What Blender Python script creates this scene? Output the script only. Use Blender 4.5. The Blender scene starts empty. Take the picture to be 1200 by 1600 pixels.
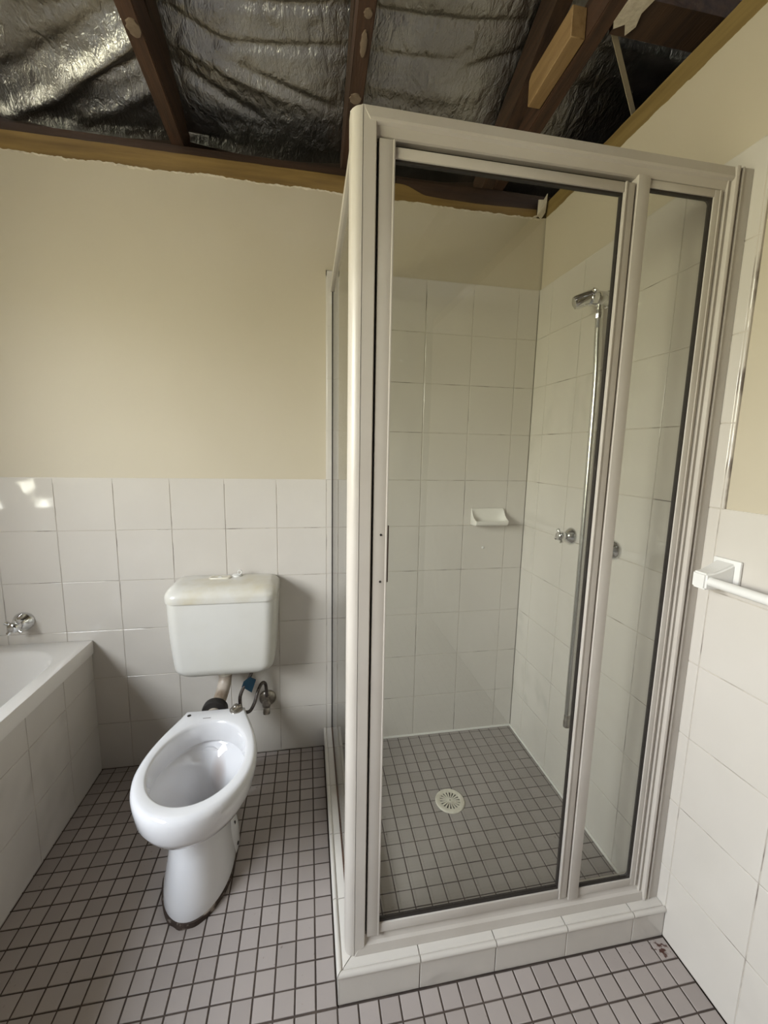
import bpy, bmesh, math, random
from mathutils import Vector, Matrix, noise

random.seed(7)
SC = bpy.context.scene
COL = SC.collection
PI = math.pi

# ------------------------------------------------------------------ camera
cam_d = bpy.data.cameras.new('camera')
cam = bpy.data.objects.new('camera', cam_d)
COL.objects.link(cam)
cam_d.sensor_fit = 'HORIZONTAL'
cam_d.sensor_width = 36.0
cam_d.lens = 648.54 / 1200 * 36.0
cam_d.clip_start = 0.02
CR = [(0.98391938, -0.17755244, 0.01943666),
      (-0.00688069, -0.14641743, -0.98919896),
      (0.17848056, 0.97315829, -0.14528463)]
m = Matrix(((CR[0][0], -CR[1][0], -CR[2][0]),
            (CR[0][1], -CR[1][1], -CR[2][1]),
            (CR[0][2], -CR[1][2], -CR[2][2]))).to_4x4()
m.translation = Vector((-0.963, -1.7183, 1.3224))
cam.matrix_world = m
SC.camera = cam

# ------------------------------------------------------------------ exposure
vs = SC.view_settings
vs.view_transform = 'Standard'
vs.look = 'None'
vs.gamma = 1.0
vs.use_curve_mapping = False
vs.exposure = 0.48

# ------------------------------------------------------------------ sky
SKY = 30.0
W = bpy.data.worlds.new('sky')
SC.world = W
W.use_nodes = True
nt = W.node_tree
nt.nodes.clear()
out = nt.nodes.new('ShaderNodeOutputWorld')
bg = nt.nodes.new('ShaderNodeBackground')
tc = nt.nodes.new('ShaderNodeTexCoord')
sep = nt.nodes.new('ShaderNodeSeparateXYZ')
ramp = nt.nodes.new('ShaderNodeValToRGB')
mr = nt.nodes.new('ShaderNodeMapRange')
mr.inputs['From Min'].default_value = -1
mr.inputs['From Max'].default_value = 1
nt.links.new(tc.outputs['Generated'], sep.inputs[0])
nt.links.new(sep.outputs['Z'], mr.inputs['Value'])
nt.links.new(mr.outputs[0], ramp.inputs[0])
el = ramp.color_ramp.elements
el[0].position = 0.0
el[0].color = (0.34, 0.32, 0.24, 1)
el[1].position = 1.0
el[1].color = (0.86, 0.975, 1.19, 1)
for p, c in ((0.46, (0.42, 0.40, 0.30, 1)), (0.53, (0.52, 0.51, 0.40, 1)), (0.60, (0.90, 0.91, 0.93, 1))):
    e = el.new(p)
    e.color = c
nt.links.new(ramp.outputs[0], bg.inputs[0])
bg.inputs[1].default_value = SKY
nt.links.new(bg.outputs[0], out.inputs[0])

# window opening in the left wall (y0, y1, z0, z1): daylight comes through it
WX, WY0, WY1, WZ0, WZ1 = -2.56, -2.3, -1.0, 1.2, 2.1
pl = bpy.data.lights.new('window_daylight', 'AREA')
pl.shape = 'RECTANGLE'
pl.size = WY1 - WY0
pl.size_y = WZ1 - WZ0
pl.cycles.is_portal = True
po = bpy.data.objects.new('window_daylight', pl)
COL.objects.link(po)
po.matrix_world = Matrix(((0, 0, -1, WX - 0.03), (1, 0, 0, (WY0 + WY1) / 2), (0, 1, 0, (WZ0 + WZ1) / 2), (0, 0, 0, 1)))


# ================================================================== materials
def new_mat(name):
    mt = bpy.data.materials.new(name)
    mt.use_nodes = True
    t = mt.node_tree
    b = t.nodes['Principled BSDF']
    return mt, t, b


def tint_noise(t, base, dark, scale, lo=0.4, hi=0.7, detail=4.0, stretch=None):
    c = t.nodes.new('ShaderNodeTexCoord')
    src = c.outputs['Object']
    if stretch:
        mp = t.nodes.new('ShaderNodeMapping')
        mp.inputs['Scale'].default_value = stretch
        t.links.new(src, mp.inputs[0])
        src = mp.outputs[0]
    n = t.nodes.new('ShaderNodeTexNoise')
    n.inputs['Scale'].default_value = scale
    n.inputs['Detail'].default_value = detail
    t.links.new(src, n.inputs['Vector'])
    r = t.nodes.new('ShaderNodeValToRGB')
    r.color_ramp.elements[0].position = lo
    r.color_ramp.elements[0].color = (*base, 1)
    r.color_ramp.elements[1].position = hi
    r.color_ramp.elements[1].color = (*dark, 1)
    t.links.new(n.outputs['Fac'], r.inputs[0])
    return r.outputs[0], src


def bump(t, b, scale, strength, dist=0.002, src=None, detail=3.0):
    n = t.nodes.new('ShaderNodeTexNoise')
    n.inputs['Scale'].default_value = scale
    n.inputs['Detail'].default_value = detail
    if src is None:
        src = t.nodes.new('ShaderNodeTexCoord').outputs['Object']
    t.links.new(src, n.inputs['Vector'])
    bp = t.nodes.new('ShaderNodeBump')
    bp.inputs['Strength'].default_value = strength
    bp.inputs['Distance'].default_value = dist
    t.links.new(n.outputs['Fac'], bp.inputs['Height'])
    t.links.new(bp.outputs[0], b.inputs['Normal'])
    return bp


def mat(name, col, rough=0.5, metal=0.0, dark=None, scale=8.0, lo=0.4, hi=0.75, bmp=None, stretch=None, spec=None, coat=0.0):
    mt, t, b = new_mat(name)
    b.inputs['Base Color'].default_value = (*col, 1)
    b.inputs['Roughness'].default_value = rough
    b.inputs['Metallic'].default_value = metal
    if spec is not None:
        b.inputs['Specular IOR Level'].default_value = spec
    if coat:
        b.inputs['Coat Weight'].default_value = coat
        b.inputs['Coat Roughness'].default_value = 0.05
    src = None
    if dark is not None:
        o, src = tint_noise(t, col, dark, scale, lo, hi, stretch=stretch)
        t.links.new(o, b.inputs['Base Color'])
    if bmp:
        bump(t, b, bmp[0], bmp[1], bmp[2] if len(bmp) > 2 else 0.002, src)
    return mt


M = {}
M['tile'] = mat('white_glazed_tile', (0.60, 0.560, 0.508), 0.55, dark=(0.565, 0.525, 0.47), scale=2.5, spec=0.1)


def wavy_glaze(mt):
    # hand-dipped glaze: most tiles nearly flat, a few visibly rippled
    t = mt.node_tree
    b = t.nodes['Principled BSDF']
    geo = t.nodes.new('ShaderNodeNewGeometry')
    mr_ = t.nodes.new('ShaderNodeMapRange')
    mr_.inputs['From Min'].default_value = 0.55
    mr_.inputs['From Max'].default_value = 1.0
    mr_.inputs['To Min'].default_value = 0.12
    mr_.inputs['To Max'].default_value = 1.0
    t.links.new(geo.outputs['Random Per Island'], mr_.inputs['Value'])
    c = t.nodes.new('ShaderNodeTexCoord')
    n_ = t.nodes.new('ShaderNodeTexNoise')
    n_.inputs['Scale'].default_value = 9
    n_.inputs['Detail'].default_value = 0.5
    t.links.new(c.outputs['Object'], n_.inputs['Vector'])
    mu = t.nodes.new('ShaderNodeMath')
    mu.operation = 'MULTIPLY'
    t.links.new(mr_.outputs[0], mu.inputs[0])
    t.links.new(n_.outputs['Fac'], mu.inputs[1])
    bp = t.nodes.new('ShaderNodeBump')
    bp.inputs['Strength'].default_value = 0.8
    bp.inputs['Distance'].default_value = 0.055
    t.links.new(mu.outputs[0], bp.inputs['Height'])
    t.links.new(bp.outputs[0], b.inputs['Coat Normal'])
    b.inputs['Coat Weight'].default_value = 1.0
    b.inputs['Coat Roughness'].default_value = 0.16


wavy_glaze(M['tile'])
M['grout'] = mat('wall_grout', (0.52, 0.47, 0.41), 0.9, dark=(0.17, 0.14, 0.12), scale=9.0, lo=0.52, hi=0.66)
M['paint'] = mat('cream_wall_paint', (0.53, 0.47, 0.365), 0.55, dark=(0.50, 0.44, 0.335), scale=1.6, bmp=(90.0, 0.12, 0.001))
M['mosaic_grout'] = mat('dark_floor_grout', (0.060, 0.043, 0.034), 0.95, dark=(0.10, 0.075, 0.06), scale=12)
M['plaster'] = mat('raw_plaster_edge', (0.60, 0.54, 0.44), 0.9, dark=(0.42, 0.36, 0.28), scale=40, bmp=(120, 0.6, 0.003))
M['batten'] = mat('yellowed_pine', (0.24, 0.15, 0.045), 0.7, dark=(0.14, 0.082, 0.022), scale=3.0, stretch=(1.2, 14, 14), bmp=(12, 0.3, 0.002))
M['batten_y'] = mat('yellowed_pine_side', (0.22, 0.15, 0.05), 0.7, dark=(0.14, 0.088, 0.026), scale=3.0, stretch=(14, 1.2, 14), bmp=(12, 0.3, 0.002))
M['dark_x'] = mat('dark_old_hardwood', (0.045, 0.021, 0.011), 0.75, dark=(0.018, 0.009, 0.006), scale=3.0, stretch=(1.2, 14, 14), bmp=(14, 0.4, 0.002))
M['joist'] = mat('red_brown_hardwood', (0.066, 0.030, 0.016), 0.7, dark=(0.022, 0.011, 0.007), scale=3.2, stretch=(16, 1.0, 16), bmp=(14, 0.4, 0.002))
M['rafter'] = mat('brown_rafter_timber', (0.060, 0.030, 0.016), 0.75, dark=(0.022, 0.011, 0.007), scale=3.0, stretch=(16, 1.0, 16), bmp=(14, 0.4, 0.002))
M['pine'] = mat('fresh_pine_offcut', (0.30, 0.19, 0.085), 0.65, dark=(0.20, 0.115, 0.045), scale=3.0, stretch=(16, 1.4, 16), bmp=(14, 0.25, 0.002))
M['light_block'] = mat('dark_light_block', (0.03, 0.018, 0.012), 0.9)
M['frame'] = mat('beige_powder_coat', (0.53, 0.487, 0.435), 0.36, dark=(0.47, 0.425, 0.375), scale=5.0, bmp=(60, 0.05, 0.001))
M['black'] = mat('black_gasket_and_gap_shade', (0.018, 0.013, 0.010), 0.6)  # gasket rubber, also the painted shade in the door gaps
M['silicone'] = mat('browned_silicone', (0.10, 0.05, 0.032), 0.6, dark=(0.05, 0.026, 0.018), scale=18)
M['white_silicone'] = mat('white_silicone', (0.70, 0.68, 0.63), 0.5)
M['ceramic'] = mat('white_vitreous_china', (0.70, 0.69, 0.70), 0.07, coat=0.6)
M['soap'] = mat('white_soap_dish_glaze', (0.74, 0.71, 0.655), 0.12)
M['cistern'] = mat('white_cistern_plastic', (0.64, 0.625, 0.585), 0.28, dark=(0.60, 0.58, 0.52), scale=5)
M['chrome'] = mat('chrome', (0.72, 0.72, 0.72), 0.12, 1.0)
M['hose'] = mat('satin_chrome_hose', (0.62, 0.62, 0.60), 0.26, 1.0)
M['dull_chrome'] = mat('tarnished_chrome', (0.42, 0.39, 0.35), 0.32, 1.0, dark=(0.22, 0.19, 0.16), scale=40)
M['rubber'] = mat('black_rubber', (0.02, 0.017, 0.015), 0.5)
M['pipe'] = mat('dirty_grey_plastic_pipe', (0.50, 0.43, 0.36), 0.4, dark=(0.20, 0.14, 0.09), scale=14, lo=0.42, hi=0.68)
M['braid'] = mat('dark_braided_hose', (0.075, 0.062, 0.055), 0.45, 0.3, dark=(0.17, 0.14, 0.12), scale=120)
M['blue'] = mat('blue_tag', (0.006, 0.032, 0.052), 0.5, dark=(0.004, 0.022, 0.038), scale=30)
M['residue'] = mat('dark_bedding_residue', (0.045, 0.029, 0.021), 0.9, dark=(0.30, 0.25, 0.21), scale=34, lo=0.56, hi=0.66, bmp=(60, 0.6, 0.004))
M['tub'] = mat('white_bath_enamel', (0.70, 0.665, 0.62), 0.2)
M['rail'] = mat('white_towel_rail', (0.76, 0.745, 0.715), 0.2)
M['cream_plastic'] = mat('cream_plastic', (0.66, 0.62, 0.52), 0.4, dark=(0.50, 0.45, 0.36), scale=30)
M['strap'] = mat('galvanised_strap', (0.42, 0.36, 0.25), 0.5, 0.2)
M['adhesive'] = mat('old_adhesive', (0.19, 0.14, 0.10), 0.9, dark=(0.11, 0.075, 0.05), scale=50)
M['lead_mark'] = mat('grey_print', (0.25, 0.23, 0.22), 0.6)
M['aluminium'] = mat('white_window_aluminium', (0.7, 0.7, 0.68), 0.4)


def make_lid_mat():
    # yellowed towards brown stains on the white lid, a stain of its own
    mt, t, b = new_mat('yellowed_cistern_lid')
    b.inputs['Roughness'].default_value = 0.24
    o, src = tint_noise(t, (0.64, 0.62, 0.57), (0.55, 0.49, 0.35), 7.0, 0.46, 0.74)
    n = t.nodes.new('ShaderNodeTexNoise')
    n.inputs['Scale'].default_value = 45
    t.links.new(src, n.inputs['Vector'])
    d = t.nodes.new('ShaderNodeVectorMath')
    d.operation = 'DISTANCE'
    d.inputs[1].default_value = (0.125, -0.155, 0.30)
    t.links.new(src, d.inputs[0])
    r1 = t.nodes.new('ShaderNodeMapRange')
    r1.inputs['From Min'].default_value = 0.006
    r1.inputs['From Max'].default_value = 0.035
    r1.inputs['To Min'].default_value = 1
    r1.inputs['To Max'].default_value = 0
    t.links.new(d.outputs['Value'], r1.inputs['Value'])
    r2 = t.nodes.new('ShaderNodeMapRange')
    r2.inputs['From Min'].default_value = 0.48
    r2.inputs['From Max'].default_value = 0.62
    t.links.new(n.outputs['Fac'], r2.inputs['Value'])
    mu = t.nodes.new('ShaderNodeMath')
    mu.operation = 'MULTIPLY'
    t.links.new(r1.outputs[0], mu.inputs[0])
    t.links.new(r2.outputs[0], mu.inputs[1])
    mx = t.nodes.new('ShaderNodeMix')
    mx.data_type = 'RGBA'
    mx.inputs['B'].default_value = (0.36, 0.25, 0.10, 1)
    t.links.new(mu.outputs[0], mx.inputs['Factor'])
    t.links.new(o, mx.inputs['A'])
    t.links.new(mx.outputs['Result'], b.inputs['Base Color'])
    return mt


M['lid'] = make_lid_mat()


def make_bowl_mat():
    # white china with a brown water stain down the back of the bowl
    mt, t, b = new_mat('white_vitreous_china_stained')
    b.inputs['Roughness'].default_value = 0.06
    b.inputs['Coat Weight'].default_value = 0.6
    b.inputs['Coat Roughness'].default_value = 0.04
    c = t.nodes.new('ShaderNodeTexCoord')
    mp = t.nodes.new('ShaderNodeMapping')
    mp.inputs['Location'].default_value = (-0.032 / 0.028, -0.060 / 0.070, -0.255 / 0.075)
    mp.inputs['Scale'].default_value = (1 / 0.028, 1 / 0.070, 1 / 0.075)
    t.links.new(c.outputs['Object'], mp.inputs[0])
    ln = t.nodes.new('ShaderNodeVectorMath')
    ln.operation = 'LENGTH'
    t.links.new(mp.outputs[0], ln.inputs[0])
    r1 = t.nodes.new('ShaderNodeMapRange')
    r1.inputs['From Min'].default_value = 0.2
    r1.inputs['From Max'].default_value = 1.1
    r1.inputs['To Min'].default_value = 0.8
    r1.inputs['To Max'].default_value = 0.0
    t.links.new(ln.outputs['Value'], r1.inputs['Value'])
    mx = t.nodes.new('ShaderNodeMix')
    mx.data_type = 'RGBA'
    mx.inputs['A'].default_value = (0.70, 0.69, 0.70, 1)
    mx.inputs['B'].default_value = (0.34, 0.24, 0.19, 1)
    t.links.new(r1.outputs[0], mx.inputs['Factor'])
    t.links.new(mx.outputs['Result'], b.inputs['Base Color'])
    return mt


M['bowl'] = make_bowl_mat()


def make_mosaic(name, a, bcol, rust=False):
    mt, t, b = new_mat(name)
    b.inputs['Roughness'].default_value = 0.42
    geo = t.nodes.new('ShaderNodeNewGeometry')
    r = t.nodes.new('ShaderNodeValToRGB')
    r.color_ramp.elements[0].color = (*a, 1)
    r.color_ramp.elements[1].color = (*bcol, 1)
    t.links.new(geo.outputs['Random Per Island'], r.inputs[0])
    last = r.outputs[0]
    c = t.nodes.new('ShaderNodeTexCoord')
    n = t.nodes.new('ShaderNodeTexNoise')
    n.inputs['Scale'].default_value = 55
    n.inputs['Detail'].default_value = 4
    t.links.new(c.outputs['Object'], n.inputs['Vector'])
    sp = t.nodes.new('ShaderNodeMapRange')
    sp.inputs['From Min'].default_value = 0.70
    sp.inputs['From Max'].default_value = 0.76
    sp.inputs['To Max'].default_value = 0.6
    t.links.new(n.outputs['Fac'], sp.inputs['Value'])
    mx = t.nodes.new('ShaderNodeMix')
    mx.data_type = 'RGBA'
    mx.inputs['B'].default_value = (0.12, 0.09, 0.07, 1)
    t.links.new(sp.outputs[0], mx.inputs['Factor'])
    t.links.new(last, mx.inputs['A'])
    last = mx.outputs['Result']
    if rust:
        d = t.nodes.new('ShaderNodeVectorMath')
        d.operation = 'DISTANCE'
        d.inputs[1].default_value = (-0.030, -0.930, 0)
        t.links.new(c.outputs['Object'], d.inputs[0])
        r1 = t.nodes.new('ShaderNodeMapRange')
        r1.inputs['From Min'].default_value = 0.004
        r1.inputs['From Max'].default_value = 0.040
        r1.inputs['To Min'].default_value = 0.14
        r1.inputs['To Max'].default_value = -0.20
        t.links.new(d.outputs['Value'], r1.inputs['Value'])
        n2 = t.nodes.new('ShaderNodeTexNoise')
        n2.inputs['Scale'].default_value = 85
        n2.inputs['Detail'].default_value = 3
        t.links.new(c.outputs['Object'], n2.inputs['Vector'])
        ad = t.nodes.new('ShaderNodeMath')
        t.links.new(r1.outputs[0], ad.inputs[0])
        t.links.new(n2.outputs['Fac'], ad.inputs[1])
        r3 = t.nodes.new('ShaderNodeMapRange')
        r3.inputs['From Min'].default_value = 0.53
        r3.inputs['From Max'].default_value = 0.64
        t.links.new(ad.outputs[0], r3.inputs['Value'])
        mx2 = t.nodes.new('ShaderNodeMix')
        mx2.data_type = 'RGBA'
        mx2.inputs['B'].default_value = (0.060, 0.016, 0.009, 1)
        t.links.new(r3.outputs[0], mx2.inputs['Factor'])
        t.links.new(last, mx2.inputs['A'])
        last = mx2.outputs['Result']
    t.links.new(last, b.inputs['Base Color'])
    bump(t, b, 60, 0.08, 0.001)
    return mt


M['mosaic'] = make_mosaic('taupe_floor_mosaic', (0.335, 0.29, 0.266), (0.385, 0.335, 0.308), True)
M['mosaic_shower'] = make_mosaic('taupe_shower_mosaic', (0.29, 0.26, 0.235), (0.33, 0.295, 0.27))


def make_glass():
    mt, t, b = new_mat('clear_shower_glass')
    t.nodes.remove(b)
    o = t.nodes['Material Output']
    tr = t.nodes.new('ShaderNodeBsdfTransparent')
    tr.inputs[0].default_value = (0.972, 0.976, 0.955, 1)
    gl = t.nodes.new('ShaderNodeBsdfGlossy')
    gl.inputs['Roughness'].default_value = 0.0
    fr = t.nodes.new('ShaderNodeFresnel')
    # real air-to-glass index on both faces of the sheet
    ge = t.nodes.new('ShaderNodeNewGeometry')
    mi = t.nodes.new('ShaderNodeMapRange')
    mi.inputs['To Min'].default_value = 1.5
    mi.inputs['To Max'].default_value = 1 / 1.5
    t.links.new(ge.outputs['Backfacing'], mi.inputs['Value'])
    t.links.new(mi.outputs[0], fr.inputs['IOR'])
    mx = t.nodes.new('ShaderNodeMixShader')
    t.links.new(fr.outputs[0], mx.inputs[0])
    t.links.new(tr.outputs[0], mx.inputs[1])
    t.links.new(gl.outputs[0], mx.inputs[2])
    t.links.new(mx.outputs[0], o.inputs[0])
    return mt


M['glass'] = make_glass()


def make_foil():
    mt, t, b = new_mat('silver_sarking_foil')
    b.inputs['Metallic'].default_value = 1.0
    b.inputs['Roughness'].default_value = 0.34
    o, src = tint_noise(t, (0.52, 0.515, 0.50), (0.34, 0.33, 0.32), 5, 0.35, 0.7)
    t.links.new(o, b.inputs['Base Color'])
    mp = t.nodes.new('ShaderNodeMapping')
    mp.inputs['Scale'].default_value = (1.8, 1.0, 1.0)
    t.links.new(src, mp.inputs[0])
    n1 = t.nodes.new('ShaderNodeTexNoise')
    n1.inputs['Scale'].default_value = 70
    n1.inputs['Detail'].default_value = 3
    n1.inputs['Distortion'].default_value = 1.2
    t.links.new(mp.outputs[0], n1.inputs['Vector'])
    n2 = t.nodes.new('ShaderNodeTexNoise')
    n2.inputs['Scale'].default_value = 16
    n2.inputs['Detail'].default_value = 4
    n2.inputs['Distortion'].default_value = 0.8
    t.links.new(mp.outputs[0], n2.inputs['Vector'])
    b1 = t.nodes.new('ShaderNodeBump')
    b1.inputs['Strength'].default_value = 0.55
    b1.inputs['Distance'].default_value = 0.004
    t.links.new(n1.outputs['Fac'], b1.inputs['Height'])
    b2 = t.nodes.new('ShaderNodeBump')
    b2.inputs['Strength'].default_value = 0.38
    b2.inputs['Distance'].default_value = 0.02
    t.links.new(n2.outputs['Fac'], b2.inputs['Height'])
    t.links.new(b1.outputs[0], b2.inputs['Normal'])
    t.links.new(b2.outputs[0], b.inputs['Normal'])
    return mt


M['foil'] = make_foil()

# ================================================================== mesh helpers
ORI = {}


def V(*a):
    return Vector(a)


def obj(name, bm, mats, parent=None, smooth=35):
    me = bpy.data.meshes.new(name)
    bmesh.ops.recalc_face_normals(bm, faces=bm.faces)
    off = Vector(ORI.get(parent.name, (0, 0, 0))) if parent else Vector((0, 0, 0))
    if off.length:
        bmesh.ops.translate(bm, vec=-off, verts=bm.verts)
    bm.to_mesh(me)
    bm.free()
    if not isinstance(mats, (list, tuple)):
        mats = [mats]
    for k in mats:
        me.materials.append(k)
    if smooth:
        me.polygons.foreach_set('use_smooth', [True] * len(me.polygons))
        me.set_sharp_from_angle(angle=math.radians(smooth))
    o = bpy.data.objects.new(name, me)
    COL.objects.link(o)
    if parent:
        o.parent = parent
        ORI[o.name] = off
    return o


def tag(o, label, cat, group=None):
    o['label'] = label
    o['category'] = cat
    if group:
        o['group'] = group
    return o


def thing(name, label, cat, loc, group=None):
    o = bpy.data.objects.new(name, None)
    o.empty_display_size = 0.05
    COL.objects.link(o)
    o.location = loc
    ORI[o.name] = Vector(loc)
    return tag(o, label, cat, group)


def struct(name, bm, mats, smooth=35, parent=None):
    o = obj(name, bm, mats, parent, smooth)
    if parent is None:
        o['kind'] = 'structure'
    return o


def add_box(bm, x0, x1, y0, y1, z0, z1, bev=0.0, mi=0, seg=2):
    r = bmesh.ops.create_cube(bm, size=1.0)
    vs_ = r['verts']
    bmesh.ops.scale(bm, vec=(x1 - x0, y1 - y0, z1 - z0), verts=vs_)
    bmesh.ops.translate(bm, vec=((x0 + x1) / 2, (y0 + y1) / 2, (z0 + z1) / 2), verts=vs_)
    fs = set(f for v in vs_ for f in v.link_faces)
    for f in fs:
        f.material_index = mi
    if bev > 0:
        es = list(set(e for v in vs_ for e in v.link_edges))
        r2 = bmesh.ops.bevel(bm, geom=es, offset=bev, segments=seg, profile=0.5, affect='EDGES')
        for f in r2['faces']:
            f.material_index = mi


def bx(*a, **k):
    bm = bmesh.new()
    add_box(bm, *a, **k)
    return bm


def loft(bm, rings, c0=True, c1=True, mi=0, closed=True):
    vr = [[bm.verts.new(p) for p in r] for r in rings]
    n = len(vr[0])
    for a, b in zip(vr[:-1], vr[1:]):
        for i in range(n if closed else n - 1):
            j = (i + 1) % n
            f = bm.faces.new((a[i], a[j], b[j], b[i]))
            f.material_index = mi
    if c0:
        bm.faces.new(list(reversed(vr[0]))).material_index = mi
    if c1:
        bm.faces.new(vr[-1]).material_index = mi
    return vr


def frame_of(d):
    d = d.normalized()
    u = V(0, 0, 1) if abs(d.z) < 0.9 else V(1, 0, 0)
    a = d.cross(u).normalized()
    return a, d.cross(a).normalized()


def tube(bm, pts, r, n=14, mi=0, cap=True):
    pts = [Vector(p) for p in pts]
    rs = r if isinstance(r, (list, tuple)) else [r] * len(pts)
    d0 = (pts[1] - pts[0]).normalized()
    a, b = frame_of(d0)
    rings = []
    prev = d0
    for i, p in enumerate(pts):
        if i == 0:
            d = d0
        elif i == len(pts) - 1:
            d = (pts[i] - pts[i - 1]).normalized()
        else:
            d = ((pts[i] - pts[i - 1]).normalized() + (pts[i + 1] - pts[i]).normalized()).normalized()
        q = prev.rotation_difference(d)
        a = q @ a
        b = q @ b
        prev = d
        rings.append([p + (a * math.cos(2 * PI * k / n) + b * math.sin(2 * PI * k / n)) * rs[i] for k in range(n)])
    loft(bm, rings, cap, cap, mi)


def spline(pts, sub=8):
    pts = [Vector(p) for p in pts]
    P = [pts[0] * 2 - pts[1]] + pts + [pts[-1] * 2 - pts[-2]]
    o = []
    for i in range(1, len(P) - 2):
        p0, p1, p2, p3 = P[i - 1:i + 3]
        for s in range(sub):
            t = s / sub
            o.append(0.5 * ((2 * p1) + (p2 - p0) * t + (2 * p0 - 5 * p1 + 4 * p2 - p3) * t * t + (3 * p1 - p0 - 3 * p2 + p3) * t ** 3))
    o.append(pts[-1])
    return o


def lathe(bm, prof, org, axis, n=28, mi=0):
    org = Vector(org)
    axis = Vector(axis).normalized()
    a, b = frame_of(axis)
    rings = [[org + axis * h + (a * math.cos(2 * PI * k / n) + b * math.sin(2 * PI * k / n)) * max(r, 1e-5) for k in range(n)] for r, h in prof]
    loft(bm, rings, True, True, mi)


def prism(bm, poly, ax, a0, a1, mi=0):
    """extrude a 2-D polygon along axis ax ('x': poly in y,z; 'y': x,z; 'z': x,y)"""
    def P(u, v, w):
        return {'x': (w, u, v), 'y': (u, w, v), 'z': (u, v, w)}[ax]
    loft(bm, [[P(u, v, a0) for u, v in poly], [P(u, v, a1) for u, v in poly]], True, True, mi)


def lines(t0, t1, org, step):
    """clipped cells [a,b] of a grid org+k*step within t0..t1"""
    k = math.floor((t0 - org) / step + 1e-6)
    o = []
    while org + k * step < t1 - 1e-6:
        a, b = max(t0, org + k * step), min(t1, org + (k + 1) * step)
        if b - a > 0.006:
            o.append((a, b, org + k * step < t0 - 1e-6, org + (k + 1) * step > t1 + 1e-6))
        k += 1
    return o


def tiles(bm, plane, d, sgn, u0, u1, v0, v1, uo, us, vo, vs_, g=0.0024, depth=0.003, bev=0.0011, mi=0, gi=1, tilt=0.0012, jit=0.0):
    """tiled rectangle lying in plane ('x','y','z') at coordinate d, facing sgn; grout sheet behind"""
    def P(u, v, h):
        w = d + sgn * h
        return {'x': (w, u, v), 'y': (u, w, v), 'z': (u, v, w)}[plane]
    f = bm.faces.new([bm.verts.new(P(u, v, -depth * 0.55)) for u, v in ((u0, v0), (u1, v0), (u1, v1), (u0, v1))])
    f.material_index = gi
    for a, b, ca, cb in lines(u0, u1, uo, us):
        for c, e, cc, ce in lines(v0, v1, vo, vs_):
            A, B, Cc, D = a + g / 2, b - g / 2, c + g / 2, e - g / 2
            if jit:
                A += random.uniform(-jit, jit); B += random.uniform(-jit, jit)
                Cc += random.uniform(-jit, jit); D += random.uniform(-jit, jit)
            tu, tv = random.uniform(-tilt, tilt), random.uniform(-tilt, tilt)
            h = lambda u, v: tu * (u - (A + B) / 2) + tv * (v - (Cc + D) / 2)
            q0 = [(A, Cc), (B, Cc), (B, D), (A, D)]
            q1 = [(A + bev, Cc + bev), (B - bev, Cc + bev), (B - bev, D - bev), (A + bev, D - bev)]
            r0 = [bm.verts.new(P(u, v, -depth)) for u, v in q0]
            r1 = [bm.verts.new(P(u, v, h(u, v) - bev * 0.6)) for u, v in q0]
            r2 = [bm.verts.new(P(u, v, h(u, v))) for u, v in q1]
            for x, y in ((r0, r1), (r1, r2)):
                for i in range(4):
                    bm.faces.new((x[i], x[(i + 1) % 4], y[(i + 1) % 4], y[i])).material_index = mi
            bm.faces.new(r2).material_index = mi


# ================================================================== room shell
ZT = 2.0022           # top of the shower tiling
X9 = -0.09            # a vertical joint of the back wall
YF = -3.3            # front wall
RAG = []


def ragged(t, amp=0.004, seed=0.0):
    st = math.floor(t * 14 + 3 * noise.noise(V(t * 3, seed, 7)))
    return amp * (noise.noise(V(t * 9, seed, 0)) + 0.6 * noise.noise(V(t * 31, seed, 3)) + 0.45 * noise.noise(V(t * 110, seed, 5)) + 0.7 * noise.noise(V(st * 1.37, seed, 9)))


# --- floor
bm = bmesh.new()
tiles(bm, 'z', 0.0, 1, -1.86, 0.0, YF, -0.9035, -0.9035, 0.0502, -0.902, 0.0515, g=0.0042, depth=0.004, bev=0.0012, tilt=0.003, jit=0.0003)
tiles(bm, 'z', 0.0, 1, -1.86, -0.9035, -0.9035, 0.0, -0.9035, 0.0502, -0.902, 0.0515, g=0.0042, depth=0.004, bev=0.0012, tilt=0.003, jit=0.0003)
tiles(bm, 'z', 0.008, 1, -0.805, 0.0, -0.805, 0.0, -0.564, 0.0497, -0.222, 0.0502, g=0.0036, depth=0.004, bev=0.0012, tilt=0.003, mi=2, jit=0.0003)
add_box(bm, -2.7, 1.3, YF - 0.1, 0.16, -0.12, -0.0055, mi=1)
struct('floor', bm, [M['mosaic'], M['mosaic_grout'], M['mosaic_shower']], smooth=20)

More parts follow.
